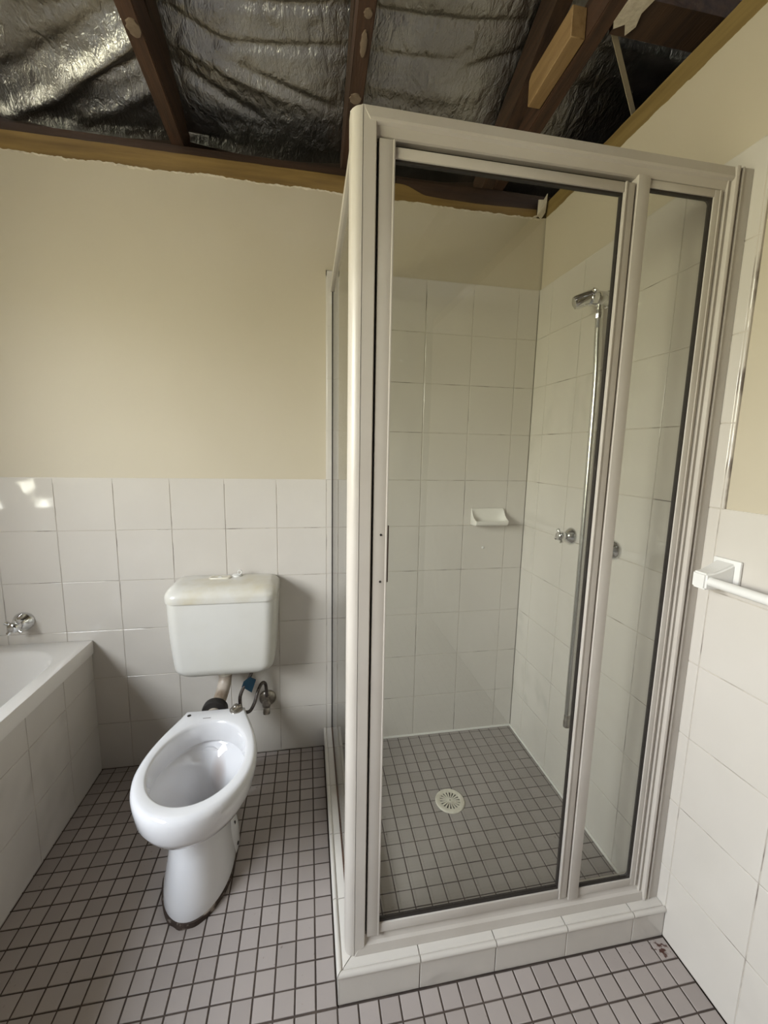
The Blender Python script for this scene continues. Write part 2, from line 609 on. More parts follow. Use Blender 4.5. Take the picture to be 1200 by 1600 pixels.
# --- back wall: plaster above, tiles below and up to 2 m in the shower
bm = bmesh.new()
n = 700
x0, x1 = -2.6, 0.1
for i in range(n):
    xa, xb = x0 + (x1 - x0) * i / n, x0 + (x1 - x0) * (i + 1) / n
    za, zb = 2.279 + ragged(xa, 0.006, 1.3), 2.279 + ragged(xb, 0.006, 1.3)
    lo = 0.0
    ea = 0.0045 + 0.004 * noise.noise(V(xa * 40, 2, 2)) + 0.004 * noise.noise(V(xa * 8, 4, 2))
    eb = 0.0045 + 0.004 * noise.noise(V(xb * 40, 2, 2)) + 0.004 * noise.noise(V(xb * 8, 4, 2))
    ea, eb = max(ea, 0.0008), max(eb, 0.0008)
    q = [(xa, lo), (xb, lo), (xb, zb - eb), (xa, za - ea)]
    bm.faces.new([bm.verts.new((u, 0.006, v)) for u, v in q]).material_index = 0
    q = [(xa, za - ea, 0.006), (xb, zb - eb, 0.006), (xb, zb, 0.0035), (xa, za, 0.0035)]
    bm.faces.new([bm.verts.new((u, w, v)) for u, v, w in q]).material_index = 3
    t1 = [bm.verts.new(p) for p in ((xa, 0.0035, za), (xb, 0.0035, zb), (xb, 0.016, zb), (xa, 0.016, za))]
    bm.faces.new(t1).material_index = 3
add_box(bm, -2.7, 0.1, 0.0165, 0.1, -0.1, 2.276, mi=0)
add_box(bm, -2.7, 1.3, 0.135, 0.16, -0.1, 2.52, mi=4)  # board added to keep daylight out, near-black to paint the gap's shade
tiles(bm, 'y', 0.0, -1, -2.56, 0.0, 0.0, ZT - 0.8, X9, 0.2, ZT, 0.2)
tiles(bm, 'y', 0.0, -1, -0.8915, 0.0, ZT - 0.8, ZT, X9, 0.2, ZT, 0.2)
# tile thickness seen along the top and the free edge
add_box(bm, -2.56, -0.8925, 0.0006, 0.0066, ZT - 0.82, ZT - 0.7995, mi=2)
add_box(bm, -0.8925, 0.0, 0.0006, 0.0066, ZT - 0.02, ZT + 0.0005, mi=2)
add_box(bm, -0.8925, -0.87, 0.0006, 0.0066, ZT - 0.8, ZT, mi=2)
struct('wall_back', bm, [M['tile'], M['grout'], M['tile'], M['plaster'], M['light_block'], M['paint']], smooth=20)
wb = bpy.data.objects['wall_back']
# plaster faces take the paint: slot 0 faces that belong to the plaster sheet or the wall core
for p in wb.data.polygons:
    if p.material_index == 0 and p.center.y > 0.0045:
        p.material_index = 5

# --- right wall
bm = bmesh.new()
n = 600
for i in range(n):
    ya, yb = YF + (0.0 - YF) * i / n, YF + (0.0 - YF) * (i + 1) / n
    za, zb = 2.281 + ragged(ya, 0.003, 5.3), 2.281 + ragged(yb, 0.003, 5.3)
    f1 = [bm.verts.new(p) for p in ((0.006, ya, 0), (0.006, yb, 0), (0.006, yb, zb), (0.006, ya, za))]
    bm.faces.new(f1).material_index = 5
    t1 = [bm.verts.new(p) for p in ((0.006, ya, za), (0.006, yb, zb), (0.014, yb, zb), (0.014, ya, za))]
    bm.faces.new(t1).material_index = 3
add_box(bm, 0.0145, 0.1, YF, 0.0165, -0.1, 2.278, mi=5)
tiles(bm, 'x', 0.0, -1, YF, 0.0, 0.0, ZT - 0.8, -0.099, 0.2, ZT, 0.2)
tiles(bm, 'x', 0.0, -1, -0.906, 0.0, ZT - 0.8, ZT, -0.099, 0.2, ZT, 0.2)
add_box(bm, 0.0006, 0.0066, YF, -0.908, ZT - 0.82, ZT - 0.7995, mi=2)
add_box(bm, 0.0006, 0.0066, -0.908, 0.0, ZT - 0.02, ZT + 0.0005, mi=2)
add_box(bm, 0.0006, 0.0066, -0.908, -0.885, ZT - 0.8, ZT, mi=1)
struct('wall_right', bm, [M['tile'], M['grout'], M['tile'], M['plaster'], M['light_block'], M['paint']], smooth=20)


def roof(y):
    return 2.505 - 0.42 * y


# --- left wall with the window opening, darkened front wall, added wall closing off stray daylight
bm = bmesh.new()
XL = WX
for (a, b, lo, hi) in ((YF - 0.1, WY0, 0, 0), (WY1, 0.0, 0, 0)):
    prism(bm, [(a, -0.1), (b, -0.1), (b, roof(b) - 0.02), (a, roof(a) - 0.02)], 'x', XL - 0.12, XL)
prism(bm, [(WY0, -0.1), (WY1, -0.1), (WY1, WZ0), (WY0, WZ0)], 'x', XL - 0.12, XL)
prism(bm, [(WY0, WZ1), (WY1, WZ1), (WY1, roof(WY1) - 0.02), (WY0, roof(WY0) - 0.02)], 'x', XL - 0.12, XL)
struct('wall_left', bm, M['paint'], smooth=0)
bm = bmesh.new()
add_box(bm, XL - 0.12, 0.1, YF - 0.1, YF, -0.1, roof(YF) - 0.02)
struct('wall_front', bm, M['light_block'], smooth=0)  # unseen wall, coloured dark to cut light bounced back into the room
bm = bx(-1.5, -0.6, YF + 0.0005, YF + 0.03, 0.0, 2.05, bev=0.004)
struct('added_dark_door', bm, M['rafter'], smooth=0)  # invented dark door behind the camera, soaks up bounced light
bm = bmesh.new()
prism(bm, [(YF - 0.1, -0.1), (0.135, -0.1), (0.135, roof(0.135) - 0.02), (YF - 0.1, roof(YF - 0.1) - 0.02)], 'x', 1.2, 1.3)
add_box(bm, 0.1, 1.2, YF - 0.1, YF, -0.1, roof(YF) - 0.02)
struct('wall_leak_block', bm, M['light_block'], smooth=0)  # unseen enclosure added so sky light cannot leak over the right wall

# --- window in the left wall
bm = bmesh.new()
for a, b, c, d in ((WY0, WY0 + 0.03, WZ0, WZ1), (WY1 - 0.03, WY1, WZ0, WZ1), (WY0 + 0.03, WY1 - 0.03, WZ0, WZ0 + 0.03),
                   (WY0 + 0.03, WY1 - 0.03, WZ1 - 0.03, WZ1), ((WY0 + WY1) / 2 - 0.015, (WY0 + WY1) / 2 + 0.015, WZ0 + 0.03, WZ1 - 0.03)):
    add_box(bm, XL - 0.11, XL - 0.07, a, b, c, d, bev=0.002)
wn = struct('window_1', bm, M['aluminium'])
bm = bx(XL - 0.092, XL - 0.088, WY0 + 0.03, WY1 - 0.03, WZ0 + 0.03, WZ1 - 0.03)
obj('window_pane', bm, M['glass'], wn, 0)

# --- roof lining: sagging, creased foil laid over the rafters
RX = [-2.03, -1.408, -0.81, -0.25, 0.39, 0.98]
FOLDS = [  # x0,y0,x1,y1, height, width   (creases running across the bays)
    (-1.97, 0.115, -1.44, -0.150, -0.034, 0.021), (-1.97, 0.035, -1.44, -0.225, 0.010, 0.022), (-1.74, -0.195, -1.44, -0.260, -0.014, 0.013),
    (-1.85, 0.03, -1.45, -0.09, 0.010, 0.014), (-1.95, -0.26, -1.44, -0.36, -0.014, 0.03), (-1.75, 0.10, -1.44, -0.02, -0.012, 0.02),
    (-1.36, -0.235, -0.83, -0.278, 0.012, 0.010), (-1.36, -0.29, -0.83, -0.33, -0.010, 0.025), (-1.37, -0.205, -1.22, -0.160, 0.012, 0.010),
    (-1.24, -0.160, -0.83, -0.190, 0.011, 0.009), (-1.37, -0.14, -1.05, -0.06, -0.010, 0.018), (-1.18, -0.115, -0.90, -0.045, 0.010, 0.012),
    (-1.37, -0.08, -1.15, 0.0, 0.010, 0.014), (-0.79, -0.277, -0.26, -0.322, 0.014, 0.010), (-0.79, -0.33, -0.26, -0.37, -0.008, 0.022),
    (-0.41, -0.213, -0.26, -0.256, 0.012, 0.010), (-0.74, -0.193, -0.50, -0.217, 0.008, 0.009), (-0.79, -0.12, -0.4, -0.14, -0.006, 0.02),
    (-0.2, -0.34, 0.4, -0.33, -0.02, 0.02), (-0.2, -0.46, 0.4, -0.44, 0.02, 0.03), (-0.2, -0.2, 0.4, -0.22, 0.02, 0.03)]



def foil_h(x, y):
    h = 0.0
    for a, b in zip(RX[:-1], RX[1:]):
        if a <= x <= b:
            t = (x - a) / (b - a)
            s = math.sin(PI * t)
            h -= 0.022 * s
            h += 0.006 * s * noise.noise(V(x * 2.5, y * 7, 1.0)) + 0.003 * s * noise.noise(V(x * 5, y * 17, 4.0))
            h += 0.0022 * noise.noise(V(x * 22, y * 40, 2.0)) * s
    for (xa, ya, xb, yb, hh, w) in FOLDS:
        d = V(xb - xa, yb - ya)
        L = d.length
        d /= L
        p = V(x - xa, y - ya)
        s = p.dot(d)
        if -0.05 < s < L + 0.05:
            q = abs(p.x * d.y - p.y * d.x)
            if q < 4 * w:
                e = math.sin(PI * min(max((s + 0.05) / (L + 0.1), 0), 1)) ** 0.5
                h += 0.85 * hh * e * math.exp(-(q / w) ** 2)
    return h


bm = bmesh.new()
ys = [0.2505 - 0.0085 * i for i in range(124)]
ys += [ys[-1] - 0.06 * i for i in range(1, 35)]
ys = [y for y in ys if y > YF - 0.1] + [YF - 0.1]
xs = [-2.68 + 0.0125 * i for i in range(int(3.9 / 0.0125) + 1)]
vv = [[bm.verts.new((x, y, roof(y) + foil_h(x, y) + 0.012)) for x in xs] for y in ys]
for i in range(len(ys) - 1):
    for j in range(len(xs) - 1):
        bm.faces.new((vv[i][j], vv[i][j + 1], vv[i + 1][j + 1], vv[i + 1][j]))
struct('ceiling', bm, M['foil'], smooth=180)

# --- wall plates and battens
bm = bmesh.new()
N = 140
top = []
for i in range(N + 1):
    x = -2.56 + (2.525) * i / N
    t = min(max((x + 0.60) / 0.10, 0), 1)
    t = t * t * (3 - 2 * t)
    z = 2.340 - 0.030 * t - (0.004 * t * math.sin((x + 0.5) * 9)) + ragged(x, 0.0012, 9)
    top.append((x, z))
top.append((-0.034, 2.287))
prism(bm, top + [(-0.034, 2.262), (-2.56, 2.262)], 'y', 0.0085, 0.03)
struct('trim_1', bm, M['batten'], smooth=0)
bm = bx(-2.56, 0.1, 0.018, 0.1, 2.277, 2.372, bev=0.003)
add_box(bm, -0.62, -0.03, 0.013, 0.02, 2.29, 2.362, bev=0.002)
struct('trim_2', bm, M['dark_x'], smooth=30)
bm = bmesh.new()
N = 120
top = [(YF + (0.006 - YF) * i / N, 2.345 + ragged(YF + (0.006 - YF) * i / N, 0.002, 12)) for i in range(N + 1)]
prism(bm, top + [(0.006, 2.26), (YF, 2.26)], 'x', 0.0085, 0.09)
struct('trim_3', bm, M['batten_y'], smooth=0)

# ================================================================== roof timbers
JX = [-1.430, -0.832, -0.225]
JL = ['dark brown ceiling joist over the toilet and bath, leftmost of the three',
      'reddish brown ceiling joist running to the top of the shower corner post',
      'red brown ceiling joist over the shower with the pine block nailed to its side']
RL = ['sloping brown rafter beside the leftmost ceiling joist, under the silver foil',
      'sloping brown rafter beside the joist above the shower corner post',
      'sloping brown rafter above the pine block, right of the middle joist']


def jz(y):
    return 2.375 - 0.085 * y


for i, xj in enumerate(JX):
    w = 0.045
    bm = bmesh.new()
    prism(bm, [(0.10, jz(0.10)), (YF, jz(YF)), (YF, jz(YF) + 0.095), (0.10, jz(0.10) + 0.095)], 'x', xj, xj + w)
    es = [e for e in bm.edges if abs(e.verts[0].co.y - e.verts[1].co.y) > 1]
    bmesh.ops.bevel(bm, geom=es, offset=0.003, segments=2, affect='EDGES')
    j = obj('ceiling_joist', bm, M['joist'])
    tag(j, JL[i], 'joist', 'ceiling joists under the foil')
    dabs = [[(-1.405, -0.360, 0.017, 0.024)], [(-0.806, -0.505, 0.011, 0.012), (-0.808, -0.43, 0.009, 0.036), (-0.812, -0.268, 0.018, 0.018)], []][i]
    for (dx, dy, ra, rb) in dabs:
        bm = bmesh.new()
        rings = []
        for h, s in ((0, 1.0), (-0.003, 0.95), (-0.004, 0.6)):
            rings.append([V(dx + ra * s * math.cos(2 * PI * k / 18) * (1 + 0.12 * math.sin(3 * k)), dy + rb * s * math.sin(2 * PI * k / 18),
                            jz(dy + rb * s * math.sin(2 * PI * k / 18)) + h) for k in range(18)])
        loft(bm, rings)
        o = obj('adhesive_dab', bm, M['adhesive'], j)
        o['label'] = 'pale dab of dried adhesive'
    bm = bmesh.new()
    if i == 2:      # nailed against the side of the joist
        prism(bm, [(0.12, roof(0.12) - 0.125), (YF, roof(YF) - 0.125), (YF, roof(YF) - 0.004), (0.12, roof(0.12) - 0.004)], 'x', xj - 0.046, xj - 0.001)
    else:           # birdsmouthed onto the top of the joist
        yk = (2.505 - 0.125 - 2.375 - 0.0955) / (0.42 - 0.085)
        prism(bm, [(0.06, jz(0.06) + 0.0955), (yk, jz(yk) + 0.0955), (YF, roof(YF) - 0.125), (YF, roof(YF) - 0.004), (0.06, roof(0.06) - 0.004)], 'x', xj + 0.001, xj + 0.044)
    r = obj('roof_rafter', bm, M['rafter'], smooth=0)
    tag(r, RL[i], 'rafter', 'rafters under the foil')

# pine block nailed to the third joist
bm = bmesh.new()
prism(bm, [(-0.325, 2.413), (-0.548, 2.422), (-0.548, 2.497), (-0.34, 2.497), (-0.325, 2.485)], 'x', -0.2695, -0.2265)
es = list(bm.edges)
bmesh.ops.bevel(bm, geom=es, offset=0.002, segments=1, affect='EDGES')
tag(obj('timber_block', bm, M['pine']), 'pale pine block nailed to the side of the red joist above the shower', 'timber block')
# cross joist over the next room
bm = bmesh.new()
prism(bm, [(-0.565, 2.43), (-0.66, 2.43), (-0.66, 2.56), (-0.565, 2.56)], 'x', -0.17, 1.19)
tag(obj('cross_joist', bm, M['rafter'], smooth=0), 'dark brown beam crossing above the top of the right wall', 'joist')
# strap
bm = bmesh.new()
a, b = V(-0.178, -0.575, 2.46), V(0.02, -0.445, 2.351)
d = (b - a).normalized()
s = d.cross(V(0, 1, 0.4)).normalized() * 0.0075
q = d.cross(s).normalized() * 0.001
loft(bm, [[a - s - q, a + s - q, a + s + q, a - s + q], [b - s - q, b + s - q, b + s + q, b - s + q]])
tag(obj('tie_strap', bm, M['strap'], smooth=0), 'thin pale strap slanting from the red joist to the top of the right wall', 'strap')


def scrap(name, pts, mt, thick, label, cat, depth_dir):
    bm = bmesh.new()
    pts = [Vector(p) for p in pts]
    dd = Vector(depth_dir) * thick
    loft(bm, [pts, [p + dd for p in pts]])
    return tag(obj(name, bm, mt, smooth=0), label, cat)


scrap('torn_plaster', [(-0.036, -0.004, 2.287), (-0.034, -0.003, 2.345), (-0.016, -0.010, 2.343), (-0.004, -0.016, 2.366), (-0.003, -0.012, 2.335),
                       (-0.002, -0.004, 2.30), (-0.012, -0.002, 2.283), (-0.018, -0.002, 2.276), (-0.028, -0.002, 2.284), (-0.055, -0.001, 2.275), (-0.050, -0.001, 2.283)],
      M['plaster'], 0.004, 'torn upright flap of plaster lining in the top corner above the shower', 'plaster', (0, 1, 0))
scrap('plaster_crust', [(-0.183, -0.60, 2.425), (-0.172, -0.585, 2.424), (-0.150, -0.60, 2.425), (-0.130, -0.575, 2.424), (-0.118, -0.60, 2.425), (-0.128, -0.63, 2.427), (-0.118, -0.665, 2.43), (-0.18, -0.665, 2.43)],
      M['plaster'], 0.006, 'ragged crust of plaster stuck under the beam beside the red joist', 'plaster', (0, 0, 1))

# ================================================================== shower hob (tiled kerb)
hob = thing('shower_hob', 'low white tiled kerb under the shower screen', 'kerb', (-0.85, -0.85, 0))
HZ = 0.0885
bm = bmesh.new()
tiles(bm, 'y', -0.9015, -1, -0.9015, 0.0, 0.0, HZ - 0.009, -0.9, 0.2, -0.5, 0.6, tilt=0.0006)
tiles(bm, 'x', -0.9015, -1, -0.9015, 0.0, 0.0, HZ - 0.009, -0.13, 0.2, -0.5, 0.6, tilt=0.0006)
tiles(bm, 'y', -0.806, 1, -0.806, 0.0, 0.008, HZ - 0.006, -0.9, 0.2, -0.5, 0.6, tilt=0.0006)
tiles(bm, 'x', -0.806, 1, -0.806, 0.0, 0.008, HZ - 0.006, -0.13, 0.2, -0.5, 0.6, tilt=0.0006)
add_box(bm, -0.899, -0.0005, -0.899, -0.8085, -0.003, HZ - 0.004, mi=1)
add_box(bm, -0.899, -0.8085, -0.8085, -0.0005, -0.003, HZ - 0.004, mi=1)
obj('riser', bm, [M['tile'], M['grout']], hob, 20)
# capping tiles with rounded outer nose; mitred at the corner
bm = bmesh.new()


def cap_prof(s):
    """section across the kerb: t = distance from outer face, h = height"""
    o = []
    for k in range(13):
        a = -0.5 + (PI + 0.2) * k / 12
        o.append((0.0042 - 0.0072 * math.cos(a), HZ - 0.0056 + 0.0078 * math.sin(a)))
    return [(0.004, HZ - 0.0105)] + o + [(0.0135, HZ - 0.0008), (0.015, HZ), (0.0965, HZ), (0.0965, HZ - 0.008)]


def cap_run(axis, cuts):
    for a, b in cuts:
        A, B = a + 0.0012, b - 0.0012
        ra, rb = [], []
        for t, h in cap_prof(0):
            la = A if a > -0.9 else max(A, -0.902 + t + 0.0012)
            if axis == 'x':
                ra.append((la, -0.902 + t, h)); rb.append((B, -0.902 + t, h))
            else:
                ra.append((-0.902 + t, la, h)); rb.append((-0.902 + t, B, h))
        loft(bm, [ra, rb])


cap_run('x', [(-0.905, -0.70), (-0.70, -0.50), (-0.50, -0.30), (-0.30, -0.10), (-0.10, 0.0)])
cap_run('y', [(-0.905, -0.73), (-0.73, -0.53), (-0.53, -0.33), (-0.33, -0.13), (-0.13, 0.0)])
obj('capping', bm, M['tile'], hob, 40)

# ================================================================== shower screen
scr = thing('shower_screen', 'beige framed corner shower screen with clear glass, standing on the tiled kerb', 'shower screen', (-0.86, -0.85, HZ))
ZB, ZTOP = HZ + 0.0005, 1.946
# rounded corner post
bm = bmesh.new()
poly = [(-0.8605, -0.8695)]
for k in range(9):
    a = PI / 2 * k / 8
    poly.append((-0.8605 - 0.0215 * math.sin(a), -0.848 - 0.0215 * math.cos(a)))
poly += [(-0.882, -0.830), (-0.878, -0.825), (-0.8605, -0.825)]
prism(bm, poly, 'z', ZB, ZTOP)
es = [e for e in bm.edges if abs(e.verts[0].co.z - e.verts[1].co.z) < 1e-4 and e.verts[0].co.z > 1.9]
bmesh.ops.bevel(bm, geom=es, offset=0.003, segments=2, affect='EDGES')
obj('corner_post', bm, M['frame'], scr, 30)


def member(bm, prof, side, o0, o1):
    """mitred frame member. prof: (d from outer edge inward, y). outer rectangle x0,x1,z0,z1 = RECT"""
    x0_, x1_, z0_, z1_ = RECT
    ra, rb = [], []
    for d, y in prof:
        if side == 'top':
            ra.append((x0_ + d * o0, y, z1_ - d)); rb.append((x1_ - d * o1, y, z1_ - d))
        elif side == 'bottom':
            ra.append((x0_ + d * o0, y, z0_ + d)); rb.append((x1_ - d * o1, y, z0_ + d))
        elif side == 'left':
            ra.append((x0_ + d, y, z0_ + d * o0)); rb.append((x0_ + d, y, z1_ - d * o1))
        else:
            ra.append((x1_ - d, y, z0_ + d * o0)); rb.append((x1_ - d, y, z1_ - d * o1))
    loft(bm, [ra, rb])


RECT = (-0.8595, -0.0300, ZB, ZTOP)
head = [(0, -0.826), (0, -0.869), (0.019, -0.8715), (0.0235, -0.870), (0.027, -0.8645), (0.043, -0.862), (0.045, -0.858), (0.045, -0.826)]
bm = bmesh.new()
member(bm, head, 'top', 0.56, 0.6)
obj('head_rail', bm, M['frame'], scr, 20)
bm = bmesh.new()
member(bm, [(0, -0.826), (0, -0.872), (0.022, -0.868), (0.0265, -0.862), (0.040, -0.856), (0.042, -0.850), (0.042, -0.826)], 'bottom', 0.62, 0.0)
obj('sill_rail', bm, M['frame'], scr, 20)
bm = bmesh.new()
member(bm, [(0, -0.826), (0, -0.869), (0.0235, -0.8695), (0.0255, -0.867), (0.0255, -0.826)], 'left', 0.9, 0.9)
obj('front_stile', bm, M['frame'], scr, 20)
# wall jamb: stepped profile against the right wall
bm = bmesh.new()
jp = [(-0.0008, -0.826), (-0.0008, -0.8705), (-0.0260, -0.8705), (-0.0275, -0.8735), (-0.0300, -0.8735), (-0.0312, -0.867), (-0.0375, -0.866), (-0.0390, -0.874),
      (-0.0430, -0.8755), (-0.0470, -0.874), (-0.0490, -0.865), (-0.0545, -0.864), (-0.0555, -0.8665), (-0.0580, -0.8665), (-0.0590, -0.860), (-0.0640, -0.859), (-0.0640, -0.826)]
prism(bm, jp, 'z', ZB + 0.0005, ZTOP + 0.0005)
obj('wall_jamb', bm, M['frame'], scr, 12)
# black strips painting the shade in the gaps over, beside and below the door
bm = bmesh.new()
add_box(bm, -0.8335, -0.28, -0.846, -0.838, 1.885, 1.9025)
add_box(bm, -0.8338, -0.8285, -0.850, -0.838, ZB + 0.05, 1.905)
add_box(bm, -0.83, -0.26, -0.851, -0.838, ZB + 0.0425, ZB + 0.05)
obj('gap_shade_strip', bm, M['black'], scr, 0)

# door
door = obj('door', bmesh.new(), M['frame'], scr)
bm = bmesh.new()
DX0, DX1, DZ0, DZ1 = -0.829, -0.2850, ZB + 0.0475, 1.888
FY0, FY1 = -0.866, -0.846


def stile(bm, x0_, x1_, z0_, z1_, lip=0, y0=FY0, y1=FY1):
    add_box(bm, x0_, x1_, y0, y1, z0_, z1_, bev=0.0016)
    if lip > 0:
        add_box(bm, x1_ - 0.004, x1_, y0 - 0.002, y0 + 0.003, z0_, z1_, bev=0.0008)
    if lip < 0:
        add_box(bm, x0_, x0_ + 0.004, y0 - 0.002, y0 + 0.003, z0_, z1_, bev=0.0008)


stile(bm, DX0, DX0 + 0.0305, DZ0 - 0.004, DZ1 + 0.010, 1)
stile(bm, DX1 - 0.023, DX1, DZ0, DZ1, -1)
add_box(bm, DX0 + 0.0305, DX1 - 0.023, FY0 + 0.002, FY1, DZ1 - 0.019, DZ1, bev=0.0012)
add_box(bm, DX0 + 0.0305, DX1 - 0.023, FY0 + 0.002, FY1, DZ0, DZ0 + 0.026, bev=0.0012)
off = ORI[scr.name]
bmesh.ops.recalc_face_normals(bm, faces=bm.faces)
bmesh.ops.translate(bm, vec=-off, verts=bm.verts)
bm.to_mesh(door.data)
bm.free()
ORI[door.name] = off
door.data.polygons.foreach_set('use_smooth', [True] * len(door.data.polygons))
door.data.set_sharp_from_angle(angle=math.radians(30))


def glass_with_gasket(x0_, x1_, z0_, z1_, par, y=-0.855, g=(0.004, 0.004, 0.004, 0.004), name='door_glass', rc=0.0):
    obj(name, bx(x0_ - 0.004, x1_ + 0.004, y - 0.0025, y + 0.0025, z0_ - 0.004, z1_ + 0.004), M['glass'], par, 0)
    bm = bmesh.new()
    l, r, b_, t_ = g
    ya, yb = y - 0.0050, y + 0.004
    if l: add_box(bm, x0_, x0_ + l, ya, yb, z0_, z1_)
    if r: add_box(bm, x1_ - r, x1_, ya, yb, z0_, z1_)
    if b_: add_box(bm, x0_ + l, x1_ - r, ya, yb, z0_, z0_ + b_)
    if t_: add_box(bm, x0_ + l, x1_ - r, ya, yb, z1_ - t_, z1_)
    if rc:
        for zc, sg in ((z1_ - t_, -1), (z0_ + b_, 1)):
            pts = [(x1_ - r, zc)]
            for k in range(7):
                a = PI / 2 * k / 6
                pts.append((x1_ - r - rc + rc * math.cos(a), zc + sg * (rc - rc * math.sin(a)) ))
            pts = [(x1_ - r, zc)] + [(x1_ - r - rc + rc * math.cos(PI / 2 * k / 6), zc + sg * (rc - rc * math.sin(PI / 2 * k / 6))) for k in range(7)]
            prism(bm, pts, 'y', ya, yb)
    obj('gasket', bm, M['black'], par, 0)


glass_with_gasket(DX0 + 0.0305, DX1 - 0.023, DZ0 + 0.026, DZ1 - 0.019, door, g=(0.0012, 0.0035, 0.0065, 0.004))
# screw holes and the worn pull scar on the opening stile
for zc in (1.146, 1.043):
    bm = bmesh.new()
    lathe(bm, [(0.0026, 0.0), (0.0026, 0.0006), (0.001, 0.0006)], (-0.8125, FY0 - 0.0001, zc), (0, -1, 0), 12)
    obj('screw_hole', bm, M['black'], door)
bm = bx(DX0 + 0.0307, DX0 + 0.0345, -0.8625, -0.858, 1.04, 1.165, bev=0.001)
o = obj('pull_strip', bm, M['silicone'], door)
o['label'] = 'brown worn strip on the edge of the door glass'

# fixed panel
fx = obj('fixed_panel', bmesh.new(), M['frame'], scr)
ORI[fx.name] = off
bm = bmesh.new()
PX0, PX1, PZ0, PZ1 = -0.2800, -0.0645, ZB + 0.0435, 1.9005
stile(bm, PX0, PX0 + 0.029, PZ0 - 0.004, PZ1 + 0.004, 0, FY0 - 0.002)
stile(bm, PX1 - 0.022, PX1, PZ0, PZ1, 0, FY0 + 0.003)
add_box(bm, PX1 - 0.008, PX1 - 0.006, FY0 + 0.001, FY0 + 0.006, PZ0, PZ1)
add_box(bm, PX0 + 0.029, PX1 - 0.022, FY0 + 0.003, FY1, PZ1 - 0.015, PZ1, bev=0.0012)
add_box(bm, PX0 + 0.029, PX1 - 0.022, FY0 + 0.003, FY1, PZ0, PZ0 + 0.022, bev=0.0012)
bmesh.ops.recalc_face_normals(bm, faces=bm.faces)
bmesh.ops.translate(bm, vec=-off, verts=bm.verts)
bm.to_mesh(fx.data)
bm.free()
fx.data.polygons.foreach_set('use_smooth', [True] * len(fx.data.polygons))
fx.data.set_sharp_from_angle(angle=math.radians(30))
glass_with_gasket(PX0 + 0.029, PX1 - 0.022, PZ0 + 0.022, PZ1 - 0.015, fx, g=(0.001, 0.004, 0.004, 0.004), name='panel_glass', rc=0.010)

# side (return) panel: glass, head rail, browned seals
obj('side_glass', bx(-0.8665, -0.8615, -0.828, -0.0025, ZB + 0.001, 1.935), M['glass'], scr, 0)
obj('side_head_rail', bx(-0.8745, -0.8535, -0.826, -0.001, 1.925, 1.945, bev=0.0015), M['frame'], scr)
bm = bmesh.new()
add_box(bm, -0.8695, -0.8665, -0.826, -0.002, ZB - 0.0002, ZB + 0.0055)
add_box(bm, -0.8615, -0.8590, -0.826, -0.002, ZB - 0.0002, ZB + 0.0055)
obj('bottom_seal', bm, M['silicone'], scr, 0)
bm = bmesh.new()
add_box(bm, -0.8690, -0.8665, -0.006, -0.0008, ZB + 0.006, 1.925)
add_box(bm, -0.8615, -0.8595, -0.006, -0.0008, ZB + 0.006, 1.925)
obj('wall_seal', bm, M['black'], scr, 0)

# white silicone beads at the foot of the shower walls
bm = bmesh.new()
tube(bm, [(-0.80, -0.003, 0.010), (-0.002, -0.003, 0.010)], 0.005, 8)
tube(bm, [(-0.003, -0.002, 0.010), (-0.003, -0.80, 0.010)], 0.005, 8)
struct('trim_4', bm, M['white_silicone'])

# ================================================================== shower fittings
# floor drain
dr = thing('floor_drain', 'round cream plastic floor waste grate in the shower floor', 'drain', (-0.441, -0.386, 0.008))
c = V(-0.441, -0.386, 0.0085)
bm = bmesh.new()
lathe(bm, [(0.056, -0.0), (0.056, 0.002), (0.0535, 0.0042), (0.040, 0.0048), (0.038, 0.0036), (0.038, 0.0)], c, (0, 0, 1), 40)
obj('rim', bm, M['cream_plastic'], dr)
bm = bmesh.new()
lathe(bm, [(0.0385, 0.0006), (0.0385, 0.0012), (0.01, 0.0012)], c, (0, 0, 1), 32)
obj('well', bm, M['black'], dr)
bm = bmesh.new()
for k in range(18):
    a = 2 * PI * k / 18 + 0.1
    d = V(math.cos(a), math.sin(a), 0)
    s = V(-d.y, d.x, 0)
    r0, r1, w0, w1 = 0.007, 0.0392, 0.0011, 0.0036
    z0_, z1_ = V(0, 0, 0.0014), V(0, 0, 0.0042)
    loft(bm, [[c + d * r0 - s * w0 + z0_, c + d * r0 + s * w0 + z0_, c + d * r1 + s * w1 + z0_, c + d * r1 - s * w1 + z0_],
              [c + d * r0 - s * w0 + z1_, c + d * r0 + s * w0 + z1_, c + d * r1 + s * w1 + z1_, c + d * r1 - s * w1 + z1_]])
lathe(bm, [(0.009, 0.0014), (0.009, 0.0042), (0.006, 0.0048)], c, (0, 0, 1), 20)
obj('grate', bm, M['cream_plastic'], dr)
bm = bmesh.new()
lathe(bm, [(0.003, 0.0046), (0.003, 0.0052)], c, (0, 0, 1), 12)
obj('screw', bm, M['dull_chrome'], dr)

# soap dish
sx0, sx1, sz0, sz1 = -0.258, -0.108, 1.006, 1.080
sd = thing('soap_dish', 'white ceramic soap dish on the tiled back wall of the shower', 'soap dish', ((sx0 + sx1) / 2, 0, sz0))
bm = bmesh.new()
rings = []
NX = 24


